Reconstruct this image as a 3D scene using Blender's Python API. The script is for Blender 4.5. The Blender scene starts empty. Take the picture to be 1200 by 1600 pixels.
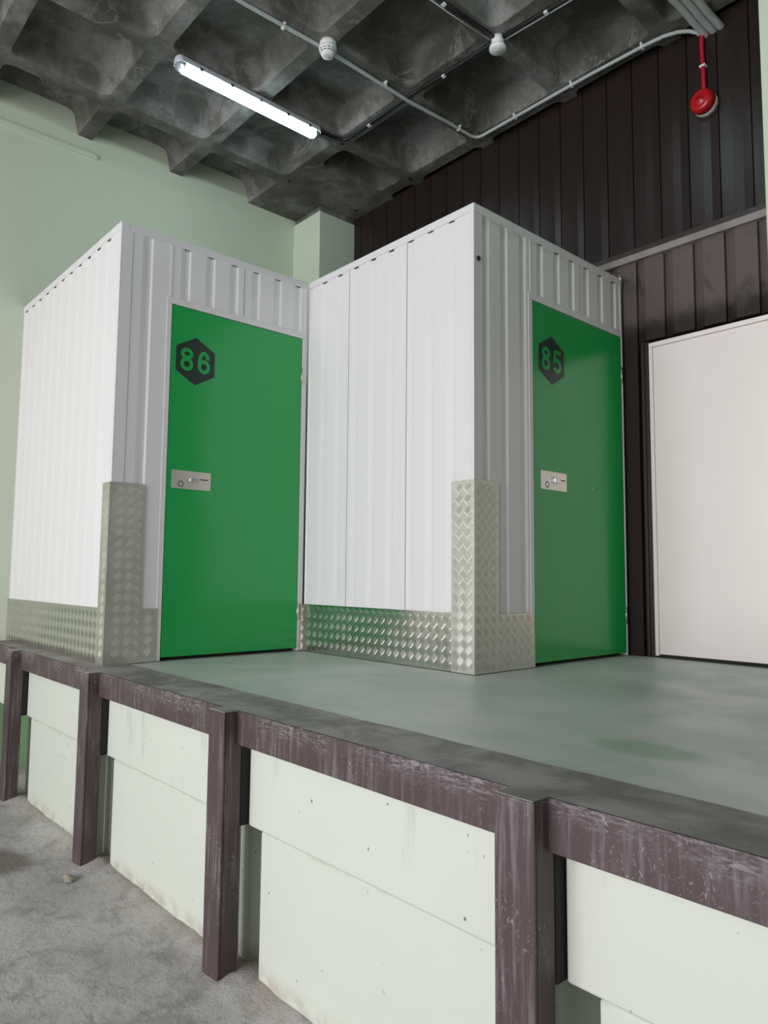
import bpy, bmesh, math, random
from mathutils import Vector, Matrix, noise

random.seed(7)
sc = bpy.context.scene
COL = sc.collection

# ------------------------------------------------------------------ camera
cam_d = bpy.data.cameras.new('camera')
cam = bpy.data.objects.new('camera', cam_d)
COL.objects.link(cam)
R_ = Vector((0.66755, 0.74451, 0.00908)); U_ = Vector((0.05825, -0.06438, 0.99622)); B_ = R_.cross(U_)
M = Matrix((R_, U_, B_)).transposed().to_4x4()
M.translation = Vector((5.831, -1.418, 0.503))
cam.matrix_world = M
cam_d.sensor_fit = 'VERTICAL'
cam_d.sensor_height = 36.0
cam_d.sensor_width = 27.0
cam_d.lens = 1136.3 * 36.0 / 1600.0
cam_d.clip_start = 0.05
sc.camera = cam

# ------------------------------------------------------------------ view, sky, daylight through the loading gate
sc.view_settings.view_transform = 'Standard'
sc.view_settings.look = 'None'
sc.view_settings.exposure = 0.0
sc.view_settings.gamma = 1.0
sc.view_settings.use_curve_mapping = False

world = bpy.data.worlds.new('overcast_sky')
sc.world = world
world.use_nodes = True
wb = world.node_tree.nodes['Background']
wb.inputs[0].default_value = (0.86, 0.93, 1.0, 1)
wb.inputs[1].default_value = 0.9


def area_light(name, loc, rot, sx, sy, power, color):
    d = bpy.data.lights.new(name, 'AREA')
    d.shape = 'RECTANGLE'
    d.size = sx
    d.size_y = sy
    d.energy = power
    d.color = color
    o = bpy.data.objects.new(name, d)
    o.location = loc
    o.rotation_euler = rot
    COL.objects.link(o)
    return o


# overcast daylight entering through the open gate in the front wall (gate spans x 0.7..7.5, z -0.9..3.9)
area_light('gate_daylight', (4.1, -7.35, 1.45), (math.radians(90), 0, 0), 6.6, 4.7, 570, (1.0, 0.962, 1.0))


# ------------------------------------------------------------------ node helpers
class NT:
    def __init__(self, name):
        self.m = bpy.data.materials.new(name)
        self.m.use_nodes = True
        self.t = self.m.node_tree
        self.bsdf = self.t.nodes['Principled BSDF']
        self.geo = None

    def n(self, kind, **kw):
        nd = self.t.nodes.new(kind)
        for k, v in kw.items():
            setattr(nd, k, v)
        return nd

    def link(self, a, b):
        self.t.links.new(a, b)

    def val(self, sock, v):
        if isinstance(v, (int, float)):
            sock.default_value = v
        elif isinstance(v, tuple):
            sock.default_value = v if len(v) == len(sock.default_value) else (*v, 1)
        else:
            self.link(v, sock)

    def pos(self):
        if not self.geo:
            self.geo = self.n('ShaderNodeNewGeometry')
        return self.geo.outputs['Position']

    def uv(self):
        return self.n('ShaderNodeTexCoord').outputs['UV']

    def scale(self, v, s):
        m = self.n('ShaderNodeMapping')
        self.link(v, m.inputs[0])
        m.inputs['Scale'].default_value = s
        return m.outputs[0]

    def noise(self, v, scale, detail=4.0, rough=0.55, dist=0.0):
        nd = self.n('ShaderNodeTexNoise')
        self.link(v, nd.inputs['Vector'])
        nd.inputs['Scale'].default_value = scale
        nd.inputs['Detail'].default_value = detail
        nd.inputs['Roughness'].default_value = rough
        nd.inputs['Distortion'].default_value = dist
        return nd.outputs[0]

    def voro(self, v, scale, rnd=1.0):
        nd = self.n('ShaderNodeTexVoronoi')
        self.link(v, nd.inputs['Vector'])
        nd.inputs['Scale'].default_value = scale
        nd.inputs['Randomness'].default_value = rnd
        return nd.outputs['Distance']

    def math(self, op, a, b=0.0, c=0.0):
        nd = self.n('ShaderNodeMath', operation=op)
        for i, x in enumerate((a, b, c)):
            self.val(nd.inputs[i], x)
        return nd.outputs[0]

    def xyz(self, v):
        nd = self.n('ShaderNodeSeparateXYZ')
        self.link(v, nd.inputs[0])
        return nd.outputs

    def step(self, v, lo, hi, a=0.0, b=1.0):
        nd = self.n('ShaderNodeMapRange')
        nd.interpolation_type = 'SMOOTHSTEP'
        self.val(nd.inputs['Value'], v)
        nd.inputs['From Min'].default_value = lo
        nd.inputs['From Max'].default_value = hi
        nd.inputs['To Min'].default_value = a
        nd.inputs['To Max'].default_value = b
        return nd.outputs[0]

    def mix(self, f, a, b):
        nd = self.n('ShaderNodeMix', data_type='RGBA')
        self.val(nd.inputs[0], f)
        self.val(nd.inputs[6], a)
        self.val(nd.inputs[7], b)
        return nd.outputs[2]

    def bump(self, h, strength, dist, prev=None):
        nd = self.n('ShaderNodeBump')
        nd.inputs['Strength'].default_value = strength
        nd.inputs['Distance'].default_value = dist
        self.link(h, nd.inputs['Height'])
        if prev is not None:
            self.link(prev, nd.inputs['Normal'])
        return nd.outputs[0]

    def out(self, base=None, rough=None, metal=None, normal=None, spec=None, coat=None, coat_rough=None,
            emit=None, emit_s=None, trans=None, ior=None):
        b = self.bsdf.inputs
        for k, v in (('Base Color', base), ('Roughness', rough), ('Metallic', metal), ('Specular IOR Level', spec),
                     ('Coat Weight', coat), ('Coat Roughness', coat_rough), ('Emission Color', emit),
                     ('Emission Strength', emit_s), ('Transmission Weight', trans), ('IOR', ior)):
            if v is not None:
                self.val(b[k], v)
        if normal is not None:
            self.link(normal, b['Normal'])
        return self.m


def plain(name, base, rough=0.5, metal=0.0, var=0.06, **kw):
    t = NT(name)
    f = t.noise(t.pos(), 6.0)
    d = tuple(c * (1 - var * 2) for c in base)
    return t.out(base=t.mix(f, d, tuple(min(1, c * (1 + var)) for c in base)), rough=rough, metal=metal, **kw)


# ------------------------------------------------------------------ materials
def mat_ceiling():
    t = NT('ceiling_concrete')
    p = t.pos()
    big = t.noise(p, 1.6, 5, 0.6, 0.4)
    mid = t.noise(p, 4.2, 5, 0.6, 0.5)
    fine = t.noise(p, 28, 5, 0.6)
    c = t.mix(t.step(big, .35, .68), (0.078, 0.076, 0.060), (0.27, 0.266, 0.254))
    c = t.mix(t.step(mid, .46, .60, 0, .6), c, (0.088, 0.086, 0.073))
    edge = t.math('SUBTRACT', 1.0, t.math('ABSOLUTE', t.math('MULTIPLY', t.math('SUBTRACT', t.noise(p, 3.1, 7, .62, 1.0), .55), 22.0)))
    eff = t.math('MULTIPLY', t.step(edge, .2, .9), t.step(t.noise(p, 2.1, 2), .5, .66))
    c = t.mix(t.math('MULTIPLY', eff, t.step(fine, .4, .6, .2, .75)), c, (0.312, 0.317, 0.322))
    c = t.mix(t.step(fine, .3, .75, 0, .35), c, (0.068, 0.066, 0.056))
    n = t.bump(fine, .35, .006, t.bump(mid, .3, .02))
    return t.out(base=c, rough=.85, normal=n, spec=.25)


def mat_green_wall():
    t = NT('green_wall_paint')
    p = t.pos()
    z = t.xyz(p)[2]
    c = t.mix(t.noise(p, 1.3, 3), (0.555, 0.635, 0.49), (0.60, 0.67, 0.53))
    line = t.step(t.math('ADD', z, t.math('MULTIPLY', t.noise(p, 9), .01)), -.40, -.38)
    c = t.mix(line, (0.20, 0.34, 0.18), c)
    n = t.bump(t.noise(p, 60, 3), .12, .004, t.bump(t.noise(p, 5, 3), .1, .02))
    return t.out(base=c, rough=.6, normal=n, spec=.3)


def mat_dock_wall():
    t = NT('pale_green_painted_concrete')
    p = t.pos()
    z = t.xyz(p)[2]
    c = t.mix(t.noise(p, 1.7, 4), (0.60, 0.64, 0.555), (0.64, 0.675, 0.595))
    seam = t.math('ABSOLUTE', t.math('SUBTRACT', t.math('ADD', z, t.math('MULTIPLY', t.noise(p, 5), .012)), -.412))
    sm = t.math('MULTIPLY', t.step(seam, .0, .006, 1, 0), t.step(t.noise(p, 7, 4), .42, .62))
    c = t.mix(t.math('MULTIPLY', sm, .5), c, (0.38, 0.40, 0.33))
    streak = t.noise(t.scale(p, (14, 14, 2.2)), 1.0, 6, .6)
    zone = t.math('MULTIPLY', t.step(t.noise(p, 2.3, 2), .53, .66), t.step(z, -.52, -.36))
    c = t.mix(t.math('MULTIPLY', t.step(streak, .52, .66, 0, .5), zone), c, (0.42, 0.46, 0.42))
    holes = t.step(t.math('ADD', t.voro(t.scale(p, (1, 1, .75)), 22), t.step(t.noise(p, 31, 2), .3, .7, -.02, .05)), .05, .115, 1, 0)
    holes = t.math('MULTIPLY', holes, t.step(t.math('ADD', t.noise(p, 2.6, 2), t.step(t.xyz(p)[0], 3.6, 5.0, 0, .14)), .47, .57))
    c = t.mix(t.math('MULTIPLY', holes, .8), c, (0.06, 0.06, 0.04))
    low = t.math('MULTIPLY', t.step(z, -.9, -.84, 1, 0), t.step(t.noise(p, 14, 4), .35, .6))
    c = t.mix(t.math('MULTIPLY', low, .5), c, (0.40, 0.34, 0.28))
    boards = t.math('SINE', t.math('MULTIPLY', z, 42.0))
    n = t.bump(boards, .05, .006, t.bump(t.noise(p, 22, 5), .15, .006))
    n = t.bump(t.math('MULTIPLY', holes, -1.0), .5, .004, n)
    return t.out(base=c, rough=.55, normal=n, spec=.3)


def mat_white_panel():
    t = NT('white_coated_steel')
    u = t.xyz(t.uv())[0]
    micro = t.math('SINE', t.math('MULTIPLY', u, 2 * math.pi / .0125))
    c = t.mix(t.noise(t.pos(), 2.0), (0.745, 0.735, 0.74), (0.77, 0.76, 0.765))
    return t.out(base=c, rough=.33, normal=t.bump(micro, .04, .0010), spec=.45)


def mat_green_door():
    t = NT('green_coated_steel')
    c = t.mix(t.noise(t.pos(), 1.2, 3), (0.010, 0.33, 0.072), (0.012, 0.36, 0.08))
    n = t.bump(t.noise(t.pos(), 3.0, 2), .04, .01)
    return t.out(base=c, rough=t.step(t.noise(t.pos(), 2.0, 4), .3, .7, .17, .25), spec=.6, normal=n)


def mat_tread(name, rough):
    t = NT(name)
    f = t.noise(t.pos(), 5)
    c = t.mix(f, (0.66, 0.63, 0.59), (0.75, 0.72, 0.68))
    return t.out(base=c, metal=1.0, rough=t.step(f, .3, .7, rough, rough + .06))


def mat_post():
    t = NT('worn_brown_painted_steel')
    p = t.pos()
    c = t.mix(t.noise(p, 3, 4), (0.062, 0.040, 0.042), (0.095, 0.063, 0.066))
    st = t.noise(t.scale(p, (52, 52, 3.2)), 1.0, 6, .62, .3)
    zone = t.step(t.noise(p, 4.2, 3), .34, .60)
    c = t.mix(t.math('MULTIPLY', t.step(st, .47, .68, 0, .60), zone), c, (0.23, 0.20, 0.215))
    fine = t.noise(t.scale(p, (9, 9, 5)), 14, 3, .6, 1.4)
    c = t.mix(t.math('MULTIPLY', t.step(fine, .60, .68, 0, .55), t.step(t.noise(p, 2.7, 2), .45, .58)), c, (0.40, 0.37, 0.375))
    z = t.xyz(p)[2]
    scuff = t.math('MULTIPLY', t.step(t.math('ADD', z, t.math('MULTIPLY', t.noise(p, 11, 4), .10)), -.02, .06), t.step(t.noise(t.scale(p, (6, 6, 30)), 4, 5, .7, 1.2), .44, .62, 0, .75))
    c = t.mix(t.math('MULTIPLY', scuff, t.step(t.noise(p, 1.9, 2), .42, .58)), c, (0.36, 0.335, 0.35))
    return t.out(base=c, rough=t.step(st, .3, .7, .38, .6), normal=t.bump(st, .15, .004), spec=.4)


def mat_dock_floor():
    t = NT('worn_green_floor_paint')
    p = t.pos()
    c = t.mix(t.step(t.noise(p, 1.3, 5, .6, .5), .35, .68), (0.46, 0.54, 0.485), (0.60, 0.64, 0.605))
    c = t.mix(t.math('MULTIPLY', t.step(t.noise(t.scale(p, (1, 2.2, 1)), 2.6, 6, .7, 1.0), .5, .7), .55), c, (0.62, 0.64, 0.63))
    c = t.mix(t.math('MULTIPLY', t.step(t.noise(p, 1.9, 4, .6), .6, .72), .35), c, (0.66, 0.56, 0.51))
    c = t.mix(t.math('MULTIPLY', t.step(t.noise(p, 46, 3), .60, .7), .35), c, (0.68, .69, .68))
    v = t.math('POWER', t.math('ADD', t.math('POWER', t.math('SUBTRACT', t.xyz(p)[0], 4.72), 2.0),
                               t.math('MULTIPLY', t.math('POWER', t.math('SUBTRACT', t.xyz(p)[1], .62), 2.0), 3.0)), .5)
    spot = t.step(t.math('ADD', v, t.math('MULTIPLY', t.noise(p, 8, 3), .1)), .16, .25, .55, 0)
    c = t.mix(spot, c, (0.20, 0.37, 0.22))
    n = t.bump(t.noise(p, 36, 4), .1, .004)
    return t.out(base=c, rough=t.step(t.noise(p, 3, 4), .3, .7, .33, .5), normal=n, spec=.5)


def mat_edge_top():
    t = NT('scuffed_edge_paint')
    p = t.pos()
    c = t.mix(t.step(t.noise(p, 4, 6, .65, .6), .35, .66), (0.20, 0.19, 0.18), (0.38, 0.37, 0.36))
    c = t.mix(t.math('MULTIPLY', t.step(t.noise(p, 30, 4, .6), .60, .72), .5), c, (0.36, 0.35, 0.34))
    return t.out(base=c, rough=.6, normal=t.bump(t.noise(p, 30, 4), .2, .004), spec=.3)


def mat_ground():
    t = NT('dusty_rough_concrete')
    p = t.pos()
    c = t.mix(t.step(t.noise(p, 1.1, 6, .62, .4), .34, .68), (0.43, 0.42, 0.42), (0.62, 0.61, 0.605))
    c = t.mix(t.step(t.noise(p, 7, 6, .7, .5), .46, .68, 0, .7), c, (0.27, 0.262, 0.258))
    c = t.mix(t.step(t.noise(t.scale(p, (3, 9, 3)), 3, 6, .7, .8), .56, .68, 0, .6), c, (0.22, 0.21, 0.205))
    c = t.mix(t.step(t.noise(p, 55, 4, .65), .58, .72, 0, .55), c, (0.21, 0.2, 0.195))
    y = t.xyz(p)[1]
    rim = t.math('MULTIPLY', t.step(y, -.16, .05), t.step(t.noise(p, 3.2, 4), .35, .62))
    c = t.mix(t.math('MULTIPLY', rim, .55), c, (0.50, 0.41, 0.35))
    d = t.math('POWER', t.math('ADD', t.math('POWER', t.math('SUBTRACT', t.xyz(p)[0], 1.78), 2.0),
                               t.math('MULTIPLY', t.math('POWER', t.math('ADD', y, .32), 2.0), 2.0)), .5)
    stain = t.step(t.math('ADD', d, t.math('MULTIPLY', t.noise(p, 6, 3), .14)), .17, .33, .75, 0)
    c = t.mix(stain, c, (0.13, 0.095, 0.08))
    sp = t.step(t.voro(p, 26), .0, .075, 1, 0)
    c = t.mix(t.math('MULTIPLY', sp, t.step(t.noise(p, 5), .5, .6)), c, (0.62, 0.6, 0.57))
    n = t.bump(t.noise(p, 16, 7, .7), .7, .018, t.bump(t.noise(p, 90, 3), .35, .005))
    return t.out(base=c, rough=.9, normal=n, spec=.2)


def mat_cladding(dusty):
    t = NT('brown_cladding_dusty' if dusty else 'brown_cladding')
    p = t.pos()
    c = t.mix(t.noise(t.scale(p, (8, 8, .6)), 1.0, 4), (0.017, 0.0105, 0.009), (0.022, 0.0135, 0.012))
    if dusty:
        z = t.xyz(p)[2]
        d = t.step(t.noise(p, 3.4, 5, .6, .7), .30, .46, .25, 1.0)
        d = t.math('MULTIPLY', d, t.step(t.math('ADD', z, t.math('MULTIPLY', t.noise(p, 9, 4), .22)), 2.17, 2.37, .0, 1.0))
        c = t.mix(t.math('MULTIPLY', d, .88), c, (0.125, 0.097, 0.093))
        wet = t.math('MULTIPLY', t.step(z, 2.03, 2.06), t.step(t.math('ADD', z, t.math('MULTIPLY', t.noise(p, 12, 4), .2)), 2.16, 2.32, 1, 0))
        c = t.mix(t.math('MULTIPLY', wet, .7), c, (0.022, 0.018, 0.008))
        return t.out(base=c, rough=.62, spec=.3)
    lines = t.math('SINE', t.math('MULTIPLY', t.xyz(p)[0], 2 * math.pi / .0166))
    return t.out(base=c, rough=.36, spec=.34, normal=t.bump(lines, .06, .001))


M_CEIL = mat_ceiling()
M_GREENWALL = mat_green_wall()
M_DOCKWALL = mat_dock_wall()
M_WHITE = mat_white_panel()
M_DOOR = mat_green_door()
M_TREAD = mat_tread('aluminium_tread_plate', .17)
M_GUARD = mat_tread('aluminium_tread_guard', .40)
M_POST = mat_post()
M_FLOOR = mat_dock_floor()
M_EDGE = mat_edge_top()
M_GROUND = mat_ground()
M_CLAD = mat_cladding(False)
M_CLADD = mat_cladding(True)
M_LEDGE = plain('dusty_ledge', (0.29, 0.255, 0.24), .7, var=.25)
M_TRIMW = plain('white_trim', (0.73, 0.72, 0.73), .35, var=.02)
M_BROWNTRIM = plain('brown_trim', (0.034, 0.022, 0.020), .4)
M_DARK = plain('dark_gap', (0.012, 0.011, 0.010), .8)
M_DOORW = plain('cream_sandwich_panel', (0.92, 0.83, 0.80), .3, var=.015)
M_SIGN = plain('dark_sign_vinyl', (0.016, 0.032, 0.024), .3, var=.05)
M_STEEL = plain('brushed_zinc_plate', (0.72, 0.68, 0.63), .38, 1.0, var=.05)
M_CHROME = plain('polished_latch', (0.62, 0.64, 0.66), .22, 1.0, var=.02)
M_BLACK = plain('black_plastic', (0.012, 0.012, 0.013), .45)
M_CONDUIT = plain('grey_conduit', (0.42, 0.46, 0.44), .45, var=.05)
M_WIRE = plain('white_wire', (0.7, 0.72, 0.71), .5)
M_PLASTIC = plain('white_plastic', (0.72, 0.73, 0.71), .4, var=.02)
M_RED = plain('red_plastic', (0.40, 0.006, 0.010), .22, var=.04)
M_REDPIPE = plain('red_conduit_paint', (0.42, 0.008, 0.03), .4, var=.04)
M_STONE = plain('broken_stone', (0.36, 0.32, 0.26), .9, var=.2)
M_HOUSING = plain('lamp_housing_grey', (0.55, 0.57, 0.62), .4)
M_OUT = plain('outside_paving', (0.36, 0.36, 0.35), .9)


def mat_lamp():
    t = NT('lamp_tube_light')
    return t.out(base=(.9, .95, 1), emit=(0.70, 0.95, 0.97), emit_s=22.0, rough=.4)


def mat_clear():
    t = NT('clear_lamp_end')
    return t.out(base=(.85, .9, .95), rough=.12, trans=.7, ior=1.4)


M_LAMP = mat_lamp()
M_CLEAR = mat_clear()


# ------------------------------------------------------------------ mesh helpers
def tread_bars(m, o, u, v, w, h):
    """five-bar tread pattern raised on the rectangle o + u*w + v*h; the normal is u x v"""
    o, u, v = Vector(o), Vector(u), Vector(v)
    n = u.cross(v)
    P = .0300
    d1, d2 = (u + v).normalized(), (u - v).normalized()
    for i in range(-1, int(w / P) + 2):
        for j in range(-1, int(h / P) + 2):
            if (i + j) % 2:
                continue
            k = i % 2
            d, e = (d1, d2) if k else (d2, d1)
            for q in range(-2, 3):
                c = u * (i * P) + v * (j * P) + e * (q * .0082)
                L, W = .0200 - .0014 * abs(q), .0022
                a, b = c - d * L, c + d * L
                for pt in (a, b):
                    if not (.001 < pt.dot(u) < w - .001 and .001 < pt.dot(v) < h - .001):
                        break
                else:
                    s = d.cross(n) * W
                    dd = d * .004
                    z = n * .0011
                    V = [m.bm.verts.new(o + p_) for p_ in (a, a + dd + s, b - dd + s, b, b - dd - s, a + dd - s, a + dd * 1.4 + z, b - dd * 1.4 + z)]
                    for f in ((1, 2, 7, 6), (5, 6, 7, 4), (0, 1, 6), (0, 6, 5), (3, 7, 2), (3, 4, 7)):
                        m.bm.faces.new([V[t] for t in f])


class MB:
    def __init__(self):
        self.bm = bmesh.new()

    def poly(self, pts, mi=0, smooth=False):
        f = self.bm.faces.new([self.bm.verts.new(p) for p in pts])
        f.material_index = mi
        f.smooth = smooth
        return f

    def box(self, x0, x1, y0, y1, z0, z1, mi=0):
        v = [self.bm.verts.new((x, y, z)) for z in (z0, z1) for y in (y0, y1) for x in (x0, x1)]
        for q in ((0, 2, 3, 1), (4, 5, 7, 6), (0, 1, 5, 4), (2, 6, 7, 3), (0, 4, 6, 2), (1, 3, 7, 5)):
            f = self.bm.faces.new([v[i] for i in q])
            f.material_index = mi
        return self

    def loft(self, rings, mi=0, smooth=True, cap=True, closed=True):
        vs = [[self.bm.verts.new(p) for p in r] for r in rings]
        n = len(rings[0])
        for a, b in zip(vs, vs[1:]):
            for i in range(n if closed else n - 1):
                f = self.bm.faces.new((a[i], a[(i + 1) % n], b[(i + 1) % n], b[i]))
                f.smooth = smooth
                f.material_index = mi
        if cap and closed:
            for r in (vs[0], vs[-1]):
                try:
                    self.bm.faces.new(r).material_index = mi
                except ValueError:
                    pass
        return self

    def tube(self, pts, r, seg=10, mi=0):
        pts = [Vector(p) for p in pts]
        rings = []
        up = None
        for i, p in enumerate(pts):
            d = (pts[min(i + 1, len(pts) - 1)] - pts[max(i - 1, 0)]).normalized()
            if up is None:
                up = d.orthogonal().normalized()
            up = (up - d * up.dot(d)).normalized()
            s = d.cross(up)
            rings.append([p + (up * math.cos(a) + s * math.sin(a)) * r for a in [2 * math.pi * k / seg for k in range(seg)]])
        return self.loft(rings, mi)

    def lathe(self, prof, c, axis='z', seg=28, mi=0, sign=1):
        c = Vector(c)
        rings = []
        for r, h in prof:
            ring = []
            for k in range(seg):
                a = 2 * math.pi * k / seg
                x, y = r * math.cos(a), r * math.sin(a)
                q = {'z': (x, y, h * sign), 'y': (x, h * sign, y), 'x': (h * sign, x, y)}[axis]
                ring.append(c + Vector(q))
            rings.append(ring)
        return self.loft(rings, mi)

    def build(self, name, mats, parent=None, bevel=0.0, origin=None, seg=2):
        bm = self.bm
        bmesh.ops.recalc_face_normals(bm, faces=bm.faces[:])
        uvl = bm.loops.layers.uv.new('UVMap')
        for f in bm.faces:
            n = f.normal
            ax = max(range(3), key=lambda i: abs(n[i]))
            for l in f.loops:
                co = l.vert.co
                l[uvl].uv = ((co.y, co.z), (co.x, co.z), (co.x, co.y))[ax]
        root = parent
        while root is not None and root.parent is not None:
            root = root.parent
        off = Vector(root.location) if root is not None else (Vector(origin) if origin else Vector((0, 0, 0)))
        bmesh.ops.translate(bm, verts=bm.verts[:], vec=-off)
        me = bpy.data.meshes.new(name)
        bm.to_mesh(me)
        bm.free()
        for m in (mats if isinstance(mats, (list, tuple)) else [mats]):
            me.materials.append(m)
        o = bpy.data.objects.new(name, me)
        COL.objects.link(o)
        if parent is not None:
            o.parent = parent
        elif origin:
            o.location = origin
        if bevel:
            b = o.modifiers.new('bevel', 'BEVEL')
            b.width = bevel
            b.segments = seg
            b.limit_method = 'ANGLE'
            b.angle_limit = math.radians(40)
        return o


def thing(name, label, cat, loc, group=None):
    o = bpy.data.objects.new(name, None)
    o.empty_display_size = .1
    o.location = loc
    COL.objects.link(o)
    return tag(o, label, cat, group)


def tag(o, label, cat, group=None):
    o['label'] = label
    o['category'] = cat
    if group:
        o['group'] = group
    return o


def struct(o, label=None):
    o['kind'] = 'structure'
    if label:
        o['label'] = label
    return o


# ------------------------------------------------------------------ measures
H = 2.50; XA = 1.855; YA = 0.12; XB = 3.349; YB = 1.43; YE = 2.925; YBACK = 2.985
HC = 4.02; ZG = -0.93
POSTS = [(0.676, 0.789), (2.0025, 2.1155), (3.345, 3.4576), (4.704, 4.817), (6.06, 6.173)]

# ------------------------------------------------------------------ setting: lower ground
m = MB()
NX, NY = 210, 100
x0, x1, y0, y1 = 0.0, 11.5, -7.5, 0.40
grid = []
for j in range(NY + 1):
    row = []
    for i in range(NX + 1):
        x = x0 + (x1 - x0) * (i / NX) ** 1.25
        y = y1 - (y1 - y0) * (j / NY) ** 1.9
        h = noise.fractal(Vector((x * 2.2, y * 2.2, 3)), 1.0, 2.0, 4) * .006
        ridge = max(0.0, 1 - abs(y - .04) / .16)
        h += ridge ** 2 * (.014 + .010 * max(0, noise.noise(Vector((x * 5, y * 7, 1.3)))) + .007 * noise.noise(Vector((x * 24, y * 24, 5))))
        for px in [a[1] for a in POSTS]:
            dd = math.hypot(x - px - .03, (y - .03) * 1.0)
            h += .03 * max(0, 1 - dd / .14) * (.7 + .6 * noise.noise(Vector((x * 30, y * 30, 2))))
        row.append(m.bm.verts.new((x, y, ZG + h)))
    grid.append(row)
for j in range(NY):
    for i in range(NX):
        f = m.bm.faces.new((grid[j][i], grid[j][i + 1], grid[j + 1][i + 1], grid[j + 1][i]))
        f.smooth = True
struct(m.build('floor_lower', M_GROUND), 'dusty rough concrete floor below the raised dock')
struct(MB().box(-12, 22, -30, -7.5, ZG - .2, ZG - .02).build('ground_outside', M_OUT))

# dock slab and its front wall
struct(MB().box(0, 11.5, .24, 3.3, -.3, 0).build('floor', M_FLOOR), 'worn grey green painted dock floor')
m = MB()
m.box(0, 11.5, .36, .42, ZG - .05, -.01)
prev_u, prev_l = 0.0, 0.72
for a, b in POSTS + [(7.4, 7.51)]:
    m.box(prev_u, a - .008, .05, .37, -.412, -.005)
    if a - .03 > prev_l:
        m.box(prev_l, a - .02, .053, .37, ZG - .05, -.4125)
    m.box(a - .015, b - .05, .098, .37, ZG - .05, -.415)
    prev_u, prev_l = b + .007, b + .088
m.box(0, .5, .30, .37, ZG - .05, -.4125)
struct(m.build('wall_dock', M_DOCKWALL, bevel=.008, seg=3), 'pale green painted concrete wall under the dock edge')

# steel edge beam
t = thing('dock_edge_beam', 'long scuffed brown steel beam along the dock edge, above the pale green wall', 'beam', (0, 0, 0))
m = MB().box(0, 11.5, 0, .03, -.118, .002).box(0, 11.5, .03, .055, -.118, -.106)
m.build('fascia', M_POST, t, bevel=.003)
m = MB()
N = 120
for i in range(N):
    a, b = 11.5 * i / N, 11.5 * (i + 1) / N
    ya = .245 + .012 * noise.noise(Vector((a * 4, 0, 0)))
    yb = .245 + .012 * noise.noise(Vector((b * 4, 0, 0)))
    m.poly([(a, .002, .0035), (b, .002, .0035), (b, yb, .0035), (a, ya, .0035)])
    m.poly([(a, ya, .0035), (b, yb, .0035), (b, yb, -.01), (a, ya, -.01)])
m.build('top_flange', M_EDGE, t)

# posts
labels = ['worn brown steel post nearest the green side wall, below the left corner of unit 86',
          'worn brown steel post under the tread plate corner guard of unit 86',
          'tall worn brown steel post between unit 86 and the closest post, foot on the ground',
          'closest worn brown steel post, at the lower right of the photo']
for (a, b), lb in zip(POSTS, labels):
    t = thing('steel_post', lb, 'post', ((a + b) / 2, -.028, ZG), 'brown steel posts along the dock face')
    m = MB()
    m.box(a, b, -.0573, -.047, ZG - .01, .001).box(b - .012, b, -.047, .02, ZG - .01, .001).box(a, a + .012, -.047, .02, ZG - .01, .001)
    m.build('shaft', M_POST, t, bevel=.004)
    MB().box(a - .004, b + .003, .0205, .358, -.408, -.12).build('slot_shade_fill', M_DARK, t)  # dark box added to fill the slot behind the post with painted shade
    MB().box(a + .003, b - .003, -.0545, .0015, .0012, .0036).build('top_plate', M_EDGE, t)

# ------------------------------------------------------------------ setting: walls
m = MB()
m.box(-.3, 0, -7.5, 3.4, ZG - .1, 4.6)
struct(m.build('wall_left', M_GREENWALL), 'pale green painted wall behind unit 86')
struct(MB().box(0, .02, -7.4, .604, 3.868, 3.902).box(0, .012, -7.4, .604, 3.902, 3.915).build('trim_1', M_GREENWALL, bevel=.004))
o = struct(MB().box(0, .435, 2.555, 3.01, 0, 3.968).build('column', M_GREENWALL, bevel=.006, seg=3), 'pale green corner column between the green wall and the brown cladding')
struct(MB().box(0, .415, 2.575, 3.01, 3.968, 4.03).build('column_cap', M_CEIL, o))
struct(MB().box(4.395, 4.85, 2.6, 3.01, 0, 4.03).build('column_right', M_GREENWALL, bevel=.006, seg=3))

# brown cladding wall at the back
m = MB()


def extrude_x(m, prof, z0, z1, mi=0):
    for (xa, ya), (xb, yb) in zip(prof, prof[1:]):
        m.poly([(xa, ya, z0), (xb, yb, z0), (xb, yb, z1), (xa, ya, z1)], mi)


m.box(0, 8.5, 3.02, 3.35, -.05, 4.6)
struct(m.build('wall_back', M_BROWNTRIM), 'brown metal clad wall at the back of the dock')
WB = bpy.data.objects['wall_back']
prof = []
x = 4.003 - .193 * 19
while x < 8.4:
    prof += [(x - .003, YBACK), (x - .002, YBACK + .016), (x + .004, YBACK + .016), (x + .006, YBACK - .002), (x + .085, YBACK + .004), (x + .089, YBACK - .003), (x + .193 - .055, YBACK + .003)]
    x += .193
m = MB()
extrude_x(m, prof, 2.67, 4.4)
struct(m.build('upper_cladding', M_CLAD, WB))
prof = []
x = 3.443 - .1935 * 16
prof2 = []
while x < 8.4:
    seg = [(x - .004, 2.963), (x - .002, 2.99), (x + .003, 2.99), (x + .055, 2.966), (x + .06, 2.96), (x + .125, 2.961)]
    prof += seg
    x += .1935
low = [q for q in prof if q[0] > 3.44]
left = [q for q in prof if q[0] < 3.4395] + [(3.44, 2.963), (3.44, 3.02)]
m = MB()
extrude_x(m, left, 0, 2.62)
extrude_x(m, [(3.4405, 3.02)] + low, 2.05, 2.62)
for q0, q1 in zip(low, low[1:]):
    m.poly([(q0[0], q0[1], 2.05), (q1[0], q1[1], 2.05), (q1[0], 3.03, 2.05), (q0[0], 3.03, 2.05)])
struct(m.build('lower_cladding', M_CLADD, WB))
m = MB()
m.box(.44, 8.4, 2.935, 3.02, 2.606, 2.652)
struct(m.build('ledge', M_LEDGE, WB, bevel=.003))
m = MB()
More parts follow.
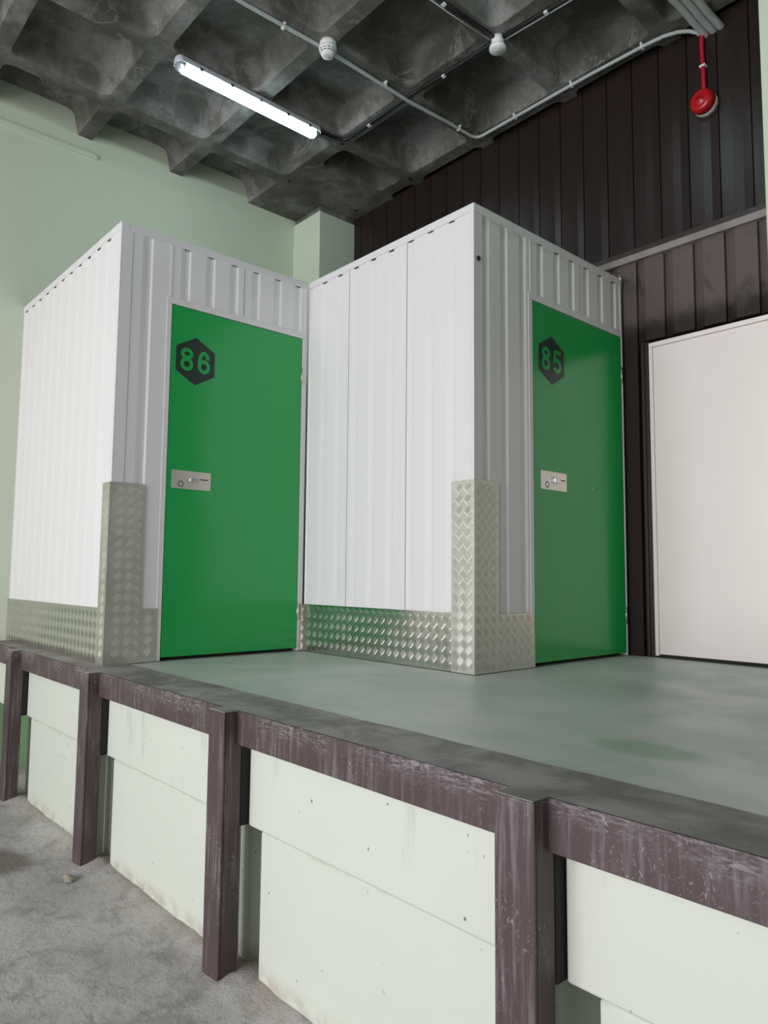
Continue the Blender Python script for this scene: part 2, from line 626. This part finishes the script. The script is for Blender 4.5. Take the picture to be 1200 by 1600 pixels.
m.box(.44, 8.4, 2.945, 3.02, 2.653, 2.692)
struct(m.build('ledge_flashing', M_BROWNTRIM, WB, bevel=.003))
m = MB()
m.box(3.441, 3.456, 3.0, 3.02, 0, 2.05).box(3.456, 3.474, 2.978, 3.02, 0, 2.05).box(3.476, 3.511, 2.985, 3.02, 0, 2.05)
struct(m.build('door_jamb', M_BROWNTRIM, WB, bevel=.002))

# cream sliding door
t = thing('door_1', 'large cream white door in the brown cladding at the right', 'door', (4.0, 2.98, 0))
t['kind'] = 'structure'
m = MB()
m.box(3.539, 4.39, 2.976, 3.01, .022, 1.999)
m.build('door_panel', M_DOORW, t, bevel=.002)
m = MB()
m.box(3.512, 3.5365, 2.972, 3.01, .012, 2.0015).box(3.512, 4.39, 2.972, 3.01, 2.0018, 2.032)
m.build('door_frame', M_DOORW, t, bevel=.002)
MB().box(3.515, 4.39, 2.99, 3.008, 0.003, 2.03).build('gap_seal', M_DARK, t)

# front wall with the open loading gate, right wall
m = MB()
m.box(-.3, .7, -7.8, -7.5, ZG - .1, 4.6).box(7.5, 11.8, -7.8, -7.5, ZG - .1, 4.6).box(.7, 7.5, -7.8, -7.5, 3.9, 4.6)
struct(m.build('wall_front', M_GREENWALL))
struct(MB().box(11.5, 11.8, -7.5, 3.4, ZG - .1, 4.6).build('wall_right', M_GREENWALL))
struct(MB().box(8.5, 11.5, 3.1, 3.4, -.05, 4.6).build('wall_back_right', M_GREENWALL))

# ------------------------------------------------------------------ setting: waffle ceiling
GX, GY, SX, SY = .575, -.285, .787, .79
m = MB()


def rrect(cx, cy, hx, hy, r, k=5):
    pts = []
    r = min(r, hx * .95, hy * .95)
    for q, (sx, sy) in enumerate(((1, 1), (-1, 1), (-1, -1), (1, -1))):
        for i in range(k):
            a = math.pi / 2 * (q + i / (k - 1))
            pts.append((cx + sx * (hx - r) + r * math.cos(a), cy + sy * (hy - r) + r * math.sin(a)))
    return pts


PROF = [(0, 0), (.004, .010), (.012, .05), (.024, .11), (.036, .155), (.052, .178), (.085, .192), (.12, .195)]


def coffer(cx0, cx1, cy0, cy1, op):
    cx, cy = (cx0 + cx1) / 2, (cy0 + cy1) / 2
    if op is None:
        m.poly([(cx0, cy0, HC), (cx1, cy0, HC), (cx1, cy1, HC), (cx0, cy1, HC)])
        return
    ox0, ox1, oy0, oy1 = op
    ocx, ocy, hx, hy = (ox0 + ox1) / 2, (oy0 + oy1) / 2, (ox1 - ox0) / 2, (oy1 - oy0) / 2
    rings = []
    base = rrect(ocx, ocy, hx, hy, .06)
    outer = []
    for (px, py) in base:
        dx, dy = (px - ocx) / hx, (py - ocy) / hy
        s = 1 / max(abs(dx), abs(dy))
        dx, dy = dx * s, dy * s
        outer.append((cx0 if dx < -.999 else cx1 if dx > .999 else None, cy0 if dy < -.999 else cy1 if dy > .999 else None, dx, dy))
    o2 = []
    for ax, ay, dx, dy in outer:
        X = ax if ax is not None else cx0 + (dx + 1) / 2 * (cx1 - cx0)
        Y = ay if ay is not None else cy0 + (dy + 1) / 2 * (cy1 - cy0)
        o2.append((X, Y, HC))
    rings.append(o2)
    for ins, h in PROF:
        i2 = min(ins, hx * .8, hy * .8)
        rings.append([(px, py, HC + h) for px, py in rrect(ocx, ocy, hx - i2, hy - i2, .06 + ins * .55)])
    vs = [[m.bm.verts.new(p) for p in r] for r in rings]
    n = len(base)
    for k, (a, b) in enumerate(zip(vs, vs[1:])):
        for i in range(n):
            f = m.bm.faces.new((a[i], a[(i + 1) % n], b[(i + 1) % n], b[i]))
            f.smooth = k > 0
    m.bm.faces.new(vs[-1]).smooth = True


RW = .056
for i in range(-1, 11):
    for j in range(-9, 5):
        ax, bx = GX + i * SX, GX + (i + 1) * SX
        ay, by = GY + j * SY, GY + (j + 1) * SY
        op = (ax + RW, bx - RW, ay + RW, by - RW)
        if i == -1 and j >= 3:
            op = None
        if i == 0 and j >= 3:
            op = (1.0, bx - RW, ay + RW, by - RW)
        coffer(ax, bx, ay, by, op)
CEIL = m.build('ceiling', M_CEIL)
bmc = bmesh.new()
bmc.from_mesh(CEIL.data)
bmesh.ops.remove_doubles(bmc, verts=bmc.verts[:], dist=.0004)
bmesh.ops.recalc_face_normals(bmc, faces=bmc.faces[:])
bmc.to_mesh(CEIL.data)
bmc.free()
struct(CEIL, 'grey waffle slab concrete ceiling with square coffers')
struct(MB().box(-.3, 11.8, -7.8, 3.6, 4.4, 4.6).build('ceiling_slab', M_CEIL))

# ------------------------------------------------------------------ storage units
STROKE8 = None


def ribbon(m, pts, w, x, closed=False, mi=0):
    pts = [Vector((p[0], p[1])) for p in pts]
    n = len(pts)
    L, Rr = [], []
    for i in range(n):
        if closed:
            d = pts[(i + 1) % n] - pts[(i - 1) % n]
        else:
            d = pts[min(i + 1, n - 1)] - pts[max(i - 1, 0)]
        d.normalize()
        nrm = Vector((-d.y, d.x))
        L.append(pts[i] + nrm * w / 2)
        Rr.append(pts[i] - nrm * w / 2)
    for i in range(n if closed else n - 1):
        k = (i + 1) % n
        m.poly([(x, L[i].x, L[i].y), (x, L[k].x, L[k].y), (x, Rr[k].x, Rr[k].y), (x, Rr[i].x, Rr[i].y)], mi)


def ell(cx, cy, rx, ry, a0, a1, n=28):
    return [(cx + rx * math.cos(math.radians(a0 + (a1 - a0) * i / n)), cy + ry * math.sin(math.radians(a0 + (a1 - a0) * i / n))) for i in range(n + 1)]


def digit(m, ch, y, z, h, x):
    """one sans-serif figure, stroke built as a flat ribbon; y,z = lower left"""
    w = h * .60
    s = h * .165
    c = y + w / 2
    if ch == '8':
        r1, r2 = h * .245, h * .285
        ribbon(m, ell(c, z + h - r1, w * .42 - s * .25, r1 - s / 2 + .001, 0, 360)[:-1], s, x + .0003, True)
        ribbon(m, ell(c, z + r2 + s * .1, w * .5 - s / 2, r2 - s * .42, 0, 360)[:-1], s, x, True)
    elif ch == '6':
        r2 = h * .315
        ribbon(m, ell(c, z + r2, w * .5 - s / 2, r2 - s / 2, 0, 360)[:-1], s, x, True)
        ribbon(m, ell(c, z + h * .5, w * .5 - s / 2, h * .5 - s / 2, 195, 22, 40), s * .98, x + .0003)
    elif ch == '5':
        yl = y + w * .20
        ribbon(m, [(yl - s * .35, z + h - s / 2), (y + w * .94, z + h - s / 2)], s, x)
        ribbon(m, [(yl + s * .12, z + h - s * .3), (yl - s * .20, z + h * .44)], s * .95, x + .0003)
        r = h * .325
        ribbon(m, ell(c - w * .03, z + r, w * .5 - s / 2 + .001, r - s / 2, 148, -155, 40), s, x + .0006)


def panel_profile(a, b, ribs, d=.0085):
    """rib valleys: gentle slope down, floor, steep slope back up, ending at each rib position"""
    pts = [(a, 0.0)]
    for r in ribs:
        q = [(r - .066, 0.0), (r - .030, d), (r - .014, d), (r - .002, 0.0)]
        q = [(p, dd) for p, dd in q if a + .001 < p < b - .001]
        pts += q
    pts.append((b, 0.0))
    return pts


def panel_x(m, X, prof, z0, z1, seams=()):
    for (ya, da), (yb, db) in zip(prof, prof[1:]):
        m.poly([(X - da, ya, z0), (X - db, yb, z0), (X - db, yb, z1), (X - da, ya, z1)])


def panel_y(m, Y, prof, z0, z1):
    for (xa, da), (xb, db) in zip(prof, prof[1:]):
        m.poly([(xa, Y + da, z0), (xb, Y + db, z0), (xb, Y + db, z1), (xa, Y + da, z1)])


def unit(num, X, Y, Yend, xs, label, side_ribs, seams_s, left_ribs, head_ribs, seam_h, yd0, yd1, jl, jr, guard_x, guard_y, hexc, plate, extra):
    T = thing('storage_unit', label, 'storage unit', ((xs + X) / 2, Y, 0.0), None)
    zb = .004
    # side wall
    m = MB()
    panel_y(m, Y, panel_profile(xs, X - .012, side_ribs, .0042 if num == '86' else .006), zb, H - .012)
    m.poly([(xs, Y + .045, zb), (X - .02, Y + .045, zb), (X - .02, Y + .045, H - .02), (xs, Y + .045, H - .02)])
    for q in side_ribs:                     # dark boxes painted in for the shade of the open rib ends under the cap
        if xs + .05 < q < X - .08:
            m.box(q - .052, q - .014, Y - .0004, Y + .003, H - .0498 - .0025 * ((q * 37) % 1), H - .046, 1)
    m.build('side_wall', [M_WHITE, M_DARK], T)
    if seams_s:
        m = MB()
        for sx in seams_s:
            m.box(sx - .0018, sx + .0018, Y - .0012, Y + .004, zb, H - .045)
        m.build('panel_joint', M_LEDGE, T)
    # front wall: panel left of the door, header
    m = MB()
    panel_x(m, X, panel_profile(Y + .055, yd0 - .019, left_ribs), zb, H - .012)
    m.build('front_panel', M_WHITE, T)
    m = MB()
    panel_x(m, X, panel_profile(yd0 - .02, Yend - .006, head_ribs), 2.10, H - .012)
    for q in head_ribs:  # dark boxes stand in for the shade in the rib ends
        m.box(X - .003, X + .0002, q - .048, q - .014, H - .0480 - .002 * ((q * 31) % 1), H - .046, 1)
    m.build('header_panel', [M_WHITE, M_DARK], T)
    MB().box(X - .002, X + .0015, seam_h - .0016, seam_h + .0016, 2.14, H - .045).build('header_joint', M_LEDGE, T)
    # trims
    m = MB()
    m.box(X - .03, X + .004, Y - .004, Y + .004, zb, H - .04).box(X - .004, X + .004, Y + .0041, Y + .066, zb, H - .04)
    m.build('corner_trim', M_TRIMW, T, bevel=.0015)
    m = MB()
    m.box(xs, X + .006, Y - .006, Y + .05, H - .045, H).box(X - .05, X + .006, Y + .0502, Yend, H - .045, H)
    m.build('top_trim', M_TRIMW, T, bevel=.003)
    m = MB()
    m.box(X - .05, X + .004, jl, yd0 - .004, zb, 2.0985).box(X - .05, X + .004, jl, jr, 2.099, 2.1395).box(X - .05, X + .004, yd1 + .004, jr, zb, 2.0985)
    m.box(X - .006, X + .003, yd0 - .022, yd0 - .004, 2.14, H - .045).box(X - .006, X + .003, jr - .022, jr, 2.14, H - .045)
    m.build('door_frame', M_TRIMW, T, bevel=.002)
    m = MB()
    m.box(xs + .01, X - .02, Y + .02, Yend - .01, H - .06, H - .05)
    m.build('roof_panel', M_WHITE, T)
    # kick plates and corner guard
    m = MB()
    m.box(xs + .004, guard_x + .01, Y - .007, Y - .0025, zb, .308)
    tread_bars(m, (xs + .004, Y - .007, zb), (1, 0, 0), (0, 0, 1), guard_x + .01 - xs - .004, .304)
    m.build('side_kick_plate', M_TREAD, T)
    kr = jl + .004 if extra != '85' else jl + .018
    m = MB()
    m.box(X + .0042, X + .0075, guard_y - .01, kr, zb, .302)
    tread_bars(m, (X + .0075, guard_y - .01, zb), (0, 1, 0), (0, 0, 1), kr - guard_y + .01, .298)
    m.build('front_kick_plate', M_GUARD, T)
    m = MB()
    m.box(guard_x, X + .012, Y - .013, Y - .0085, zb, 1.002).box(X + .0082, X + .012, Y - .0085, guard_y, zb, 1.002)
    tread_bars(m, (guard_x, Y - .013, zb), (1, 0, 0), (0, 0, 1), X + .009 - guard_x, .998)
    tread_bars(m, (X + .012, Y - .010, zb), (0, 1, 0), (0, 0, 1), guard_y - Y + .010, .998)
    m.build('corner_guard', M_GUARD, T)
    # door leaf
    D = MB().box(X - .045, X + .002, yd0, yd1, .022, 2.0945).build('door', M_DOOR, T, bevel=.002)
    D['label'] = 'glossy green door'
    MB().box(X - .06, X - .046, yd0 - .002, yd1 + .002, zb, 2.1).build('door_shadow_gap', M_DARK, T)
    # number sign: dark hexagon with the door colour showing through as figures
    hy, hz = hexc
    m = MB()
    hexa = [(0, .1465), (-.1265, .0745), (-.1265, -.0745), (0, -.1465), (.1265, -.0745), (.1265, .0745)]
    xf = X + .0032
    m.poly([(xf, hy + a, hz + b) for a, b in hexa])
    m.poly([(X + .0015, hy + a, hz + b) for a, b in hexa])
    for k in range(6):
        (a, b), (c, d) = hexa[k], hexa[(k + 1) % 6]
        m.poly([(xf, hy + a, hz + b), (xf, hy + c, hz + d), (X + .0015, hy + c, hz + d), (X + .0015, hy + a, hz + b)])
    S = m.build('number_sign', M_SIGN, D)
    S['label'] = 'dark hexagon with the number ' + num
    h = .139
    for ch, yo in ((num[0], -.099), (num[1], .014)):
        m = MB()
        digit(m, ch, hy + yo, hz - .068, h, X + .0040)
        m.build('figure', M_DOOR, D)
    # lock plate, latch, dial
    py0, py1, pz0, pz1 = plate
    m = MB()
    pts = rrect((py0 + py1) / 2, (pz0 + pz1) / 2, (py1 - py0) / 2, (pz1 - pz0) / 2, .008, 5)
    m.loft([[(X + .002, a, b) for a, b in pts], [(X + .0055, a, b) for a, b in pts]], smooth=False)
    m.build('lock_plate', M_STEEL, D)
    m = MB()
    cy, cz = py0 + .060, pz0 + .028
    for k in range(8):
        ribbon(m, ell(cy, cz, .0155, .0155, k * 45 + 3, k * 45 + 41, 6), .0058, X + .0062)
    m.build('lock_dial', M_BLACK, D)
    m = MB()
    ly, lz = py0 + .118, pz0 + .060
    m.box(X + .005, X + .022, ly - .004, ly + .058, lz - .017, lz + .010).box(X + .005, X + .012, ly - .010, ly + .066, lz + .0102, lz + .017)
    m.build('latch_handle', M_CHROME, D, bevel=.003)
    m = MB()
    m.box(X + .0056, X + .0080, ly + .060, ly + .118, lz + .001, lz + .0065)
    m.build('latch_slot', M_BLACK, D)
    for zc in (1.84, .258):
        m = MB()
        m.lathe([(0, -.055), (.0045, -.055), (.0045, .055), (0, .055)], (X + .0035, yd1 + .002, zc), 'z', 12)
        m.box(X + .0035, X + .0052, yd1 + .002, min(yd1 + .026, jr - .001), zc - .05, zc + .05)
        m.build('hinge', M_STEEL, D)
    return T, D


sideA = [.0 + .16 * k + .097 for k in range(12)]
sideA = [x for x in sideA if x < XA - .06]
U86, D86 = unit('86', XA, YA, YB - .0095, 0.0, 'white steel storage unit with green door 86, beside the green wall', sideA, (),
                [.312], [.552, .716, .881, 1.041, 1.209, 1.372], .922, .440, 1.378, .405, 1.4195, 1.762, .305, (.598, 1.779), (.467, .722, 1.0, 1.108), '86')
sideB = [2.067 - .166, 2.067, 2.232, 2.396, 2.562, 2.728, 2.896, 3.056, 3.22]
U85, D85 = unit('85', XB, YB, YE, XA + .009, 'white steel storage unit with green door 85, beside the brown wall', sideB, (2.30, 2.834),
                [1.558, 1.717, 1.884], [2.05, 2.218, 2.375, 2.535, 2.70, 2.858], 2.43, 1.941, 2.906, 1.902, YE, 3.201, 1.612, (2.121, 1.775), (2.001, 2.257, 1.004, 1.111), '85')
m = MB()
m.lathe([(0, 0), (.013, 0), (.015, .006), (.010, .013), (0, .015)], (XB + .001, YB + .03, 2.199), 'x', 14)
o = m.build('cable_plug', M_BLACK, U85)
o['label'] = 'small black plug near the top corner'
m = MB()
m.lathe([(0, 0), (.010, 0), (.009, .004), (0, .005)], (XB + .002, 2.536, 1.05), 'x', 14)
m.build('screw_head', M_STEEL, D85)
m = MB().tube([(XB - .01, YE + .002, H - .03), (XB + .0, YE + .004, H + .012), (XB + .004, YE - .02, H + .022), (XB + .006, YE - .008, H - .02)], .008, 8)
m.build('corner_bracket', M_STEEL, U85)
m = MB().box(XA + .009, XA + .016, YB - .03, YB - .0075, .004, .306)
m.build('kick_plate_return', M_TREAD, U85)

# ------------------------------------------------------------------ ceiling lamp
def pill(cx, hw, y0, y1, z, k=7):
    pts = []
    for i in range(k):
        a = math.pi * i / (k - 1)
        pts.append((cx + hw * math.cos(a), y1 - hw * .55 + hw * .55 * math.sin(a), z))
    for i in range(k):
        a = math.pi + math.pi * i / (k - 1)
        pts.append((cx + hw * math.cos(a), y0 + hw * .55 + hw * .55 * math.sin(a), z))
    return pts


def fluorescent_lamp(LX, LY0, LY1, label):
    t = thing('fluorescent_lamp', label, 'ceiling lamp', (LX, (LY0 + LY1) / 2, HC), 'fluorescent batten lamps')
    m = MB()
    m.loft([pill(LX, .046, LY0 + .002, LY1 - .002, 4.005), pill(LX, .053, LY0, LY1, 3.985), pill(LX, .053, LY0, LY1, 3.962)], smooth=False)
    m.build('housing', M_HOUSING, t)
    m = MB()
    rings = []
    for s, dz in ((1, 0), (.97, -.018), (.82, -.034), (.5, -.044), (.2, -.046)):
        rings.append([(LX + .05 * s * c, 0, 3.962 + dz) for c in (1, -1)])
    prof = [(LX + .05 * math.cos(a), 3.962 - .046 * math.sin(a)) for a in [math.pi * k / 12 for k in range(13)]]
    m.loft([[(a, LY0 + .06, b) for a, b in prof], [(a, LY1 - .06, b) for a, b in prof]], smooth=True)
    m.build('diffuser', M_LAMP, t)
    for ya, yb, nm in ((LY0 + .06, LY0 + .004, 1), (LY1 - .06, LY1 - .004, 2)):
        m = MB()
        rings = []
        for k, s in ((0, 1), (.4, .97), (.75, .85), (1, .45)):
            yy = ya + (yb - ya) * k
            rings.append([(LX + (a - LX) * s, yy, 3.962 + (b - 3.962) * s) for a, b in prof])
        m.loft(rings)
        e = m.build('end_cap', M_CLEAR, t)
        m = MB()
        s = 1 if yb > ya else -1
        m.box(LX - .018, LX + .018, min(ya + s * .006, ya + s * .024), max(ya + s * .006, ya + s * .024), 3.935, 3.96)
        m.build('lamp_holder', M_CONDUIT, e)
    for yy in [LY0 + q for q in (.17, .41, .65, .89, 1.09)]:
        MB().box(LX + .049, LX + .057, yy - .012, yy + .012, 3.95, 3.975).build('clip', M_CHROME, t)


fluorescent_lamp(1.392, .612, 1.828, 'lit white fluorescent batten lamp under the concrete ceiling, above unit 86')
fluorescent_lamp(3.70, .612, 1.828, 'lit white fluorescent batten lamp on a rib above the camera, past the plain detector')

# ------------------------------------------------------------------ detectors
t = thing('smoke_detector', 'white smoke detector with dark slots, on the grey conduit near the lamp', 'smoke detector', (2.182, 1.312, HC), 'ceiling smoke detectors')
m = MB()
m.lathe([(0, 0), (.055, 0), (.056, -.02), (.054, -.034)], (2.182, 1.312, HC), 'z')
m.build('base', M_PLASTIC, t)
m = MB()
m.lathe([(.054, -.034), (.060, -.038), (.060, -.055), (.054, -.070), (.046, -.080), (.040, -.096), (.030, -.102), (0, -.103)], (2.182, 1.312, HC), 'z')
h = m.build('head', M_PLASTIC, t)
m = MB()
for k in range(12):
    a = 2 * math.pi * k / 12
    c, s = math.cos(a), math.sin(a)
    for r, z in ((.0565, -.066), (.0495, -.078)):
        cx, cy = 2.182 + r * c, 1.312 + r * s
        tv = Vector((-s, c, 0)) * .010
        nv = Vector((c, s, -.6)).normalized() * .002
        ctr = Vector((cx, cy, HC + z)) + nv
        uv = Vector((c * .5, s * .5, .8)).normalized() * .002
        m.poly([ctr - tv - uv, ctr + tv - uv, ctr + tv + uv, ctr - tv + uv])
m.build('slots', M_BLACK, h)
t = thing('smoke_detector', 'plain off white detector at the crossing of the black cables', 'smoke detector', (2.97, 2.105, HC), 'ceiling smoke detectors')
m = MB()
m.lathe([(0, 0), (.042, 0), (.042, -.03), (.038, -.048), (.036, -.056)], (2.97, 2.105, HC), 'z')
m.build('base', M_PLASTIC, t)
m = MB()
m.lathe([(.036, -.056), (.052, -.062), (.055, -.07), (.055, -.084), (.050, -.090), (0, -.092)], (2.97, 2.105, HC), 'z')
m.build('head', M_PLASTIC, t)


# ------------------------------------------------------------------ conduits and cables
def smooth_path(pts, n=8):
    pts = [Vector(p) for p in pts]
    out = []
    for i in range(len(pts) - 1):
        p0, p1, p2, p3 = pts[max(i - 1, 0)], pts[i], pts[i + 1], pts[min(i + 2, len(pts) - 1)]
        for k in range(n):
            u = k / n
            out.append(.5 * (2 * p1 + (p2 - p0) * u + (2 * p0 - 5 * p1 + 4 * p2 - p3) * u * u + (3 * p1 - p0 - 3 * p2 + p3) * u ** 3))
    out.append(pts[-1])
    return out


t = thing('conduit', 'long pale grey conduit running past the slotted detector, then along the brown wall', 'conduit', (2.15, 1.3, 4.0))
path = [(2.09, -2.5, 4.004), (2.10, -.5, 4.004), (2.113, .741, 4.004), (2.14, 1.335, 4.004), (2.150, 2.0, 3.985), (2.151, 2.077, 3.982), (2.152, 2.15, 3.985), (2.158, 2.5, 4.0), (2.163, 2.76, 4.0)]
path += [(2.172, 2.80, 4.0), (2.20, 2.822, 4.0), (2.24, 2.826, 4.0)]
path += [(2.6, 2.828, 4.0), (3.198, 2.834, 4.0), (3.60, 2.853, 4.0), (3.72, 2.868, 4.0), (3.80, 2.895, 3.997), (3.86, 2.925, 3.985), (3.90, 2.95, 3.965), (3.915, 2.96, 3.945)]
MB().tube(path, .0125, 12).build('pipe', M_CONDUIT, t)
for cx, cy, ax in ((2.12, 1.0, 'y'), (2.148, 1.85, 'y'), (2.16, 2.62, 'y'), (2.55, 2.828, 'x'), (3.05, 2.833, 'x'), (3.58, 2.853, 'x')):
    m = MB()
    if ax == 'y':
        m.box(cx - .024, cx + .024, cy - .008, cy + .008, 4.008, 4.022).box(cx - .016, cx + .016, cy - .008, cy + .008, 3.985, 4.01)
    else:
        m.box(cx - .008, cx + .008, cy - .024, cy + .024, 4.008, 4.022).box(cx - .008, cx + .008, cy - .016, cy + .016, 3.985, 4.01)
    m.build('saddle_clip', M_PLASTIC, t, bevel=.003)


def cable(label, pts, r=.013, mat=M_BLACK, clips=()):
    t = thing('cable', label, 'cable', tuple(pts[0]), 'black cables on the ceiling ribs' if mat is M_BLACK else None)
    MB().tube(pts, r, 8).build('sheath', mat, t)
    for c in clips:
        MB().box(c[0] - .012, c[0] + .012, c[1] - .012, c[1] + .012, c[2] - .02, c[2] - .006).build('clip', M_WIRE, t)
    return t


cable('black cable from the end of the lit lamp to the plain detector',
      smooth_path([(1.392, 1.825, 3.985), (1.395, 1.90, 4.0), (1.40, 2.0, 4.006), (1.44, 2.062, 4.006), (1.6, 2.07, 4.006), (2.151, 2.077, 4.014), (2.55, 2.091, 4.006), (2.93, 2.103, 4.006)]),
      clips=((1.72, 2.072, 4.008), (2.5, 2.09, 4.008)))
cable('black cable leaving the plain detector towards the top edge of the photo', [(2.968, 2.065, 4.006), (2.945, 1.7, 4.006), (2.93, 1.0, 4.006), (2.92, -1.5, 4.006)], clips=((2.943, 1.62, 4.008),))
cable('black cable leaving the plain detector towards the grey pipe bundle', [(3.01, 2.108, 4.006), (3.5, 2.15, 4.006), (3.62, 2.16, 4.006)], clips=((3.33, 2.135, 4.008),))
t = thing('wire', 'thin white wire beside the black cable, right of the plain detector', 'wire', (3.02, 2.14, 4.0))
MB().tube([(3.0, 2.138, 4.004), (3.5, 2.178, 4.004), (3.62, 2.188, 4.004)], .005, 6).build('strand', M_WIRE, t)
t = thing('wire', 'thin white wire beside the black cable, left of the plain detector', 'wire', (2.93, 2.06, 4.0))
MB().tube([(2.935, 2.06, 4.004), (2.912, 1.7, 4.004), (2.90, 1.0, 4.004)], .004, 6).build('strand', M_WIRE, t)

names = ['thick grey pipe of the bundle above the red sounder, leftmost of three', 'thick grey pipe of the bundle above the red sounder, middle of three',
         'thick grey pipe of the bundle above the red sounder, rightmost of three']
for k, lb in enumerate(names):
    xx = 3.915 + .048 * k
    o = MB().tube(smooth_path([(xx - .10, .8, 3.995), (xx - .05, 2.0, 3.99), (xx, 2.6, 3.985), (xx + .01, 2.85, 3.965), (xx + .02, 2.96, 3.95), (xx + .024, 3.03, 3.945)]), .0225, 12).build('grey_pipe', M_CONDUIT, origin=(xx, 2.6, 3.985))
    tag(o, lb, 'pipe', 'bundle of thick grey pipes')

t = thing('red_conduit', 'red conduit dropping down the brown wall to the red sounder', 'conduit', (3.93, 2.962, 3.95))
MB().tube(smooth_path([(3.945, 2.962, 3.955), (3.932, 2.962, 3.945), (3.924, 2.962, 3.92), (3.922, 2.962, 3.85), (3.926, 2.962, 3.75), (3.93, 2.962, 3.56)], 6), .0135, 12).build('pipe', M_REDPIPE, t)
MB().box(3.908, 3.946, 2.945, 2.985, 3.722, 3.736).build('saddle_clip', M_PLASTIC, t, bevel=.003)

t = thing('alarm_sounder', 'round red alarm sounder with white base high on the brown wall', 'alarm', (3.935, 2.985, 3.47))
m = MB()
m.lathe([(0, 0), (.074, 0), (.074, .035), (.070, .040), (0, .040)], (3.935, 2.985, 3.47), 'y', 32, sign=-1)
m.build('base', M_PLASTIC, t)
m = MB()
m.lathe([(.072, .040), (.074, .046), (.074, .078), (.066, .094), (.050, .104), (.045, .102), (.022, .104), (.018, .110), (0, .112)], (3.935, 2.985, 3.47), 'y', 32, sign=-1)
m.build('horn', M_RED, t)

# ------------------------------------------------------------------ rubble on the lower floor
m = MB()
bmesh.ops.create_icosphere(m.bm, subdivisions=2, radius=.03)
for v in m.bm.verts:
    k = 1 + .35 * noise.noise(v.co * 40)
    v.co = Vector((v.co.x * 1.25 * k, v.co.y * .75 * k, v.co.z * .45 * k)) + Vector((2.235, -.15, ZG + .012))
o = m.build('stone', M_STONE, origin=(2.235, -.15, ZG))
tag(o, 'small broken stone lying on the lower floor before the second post', 'stone')
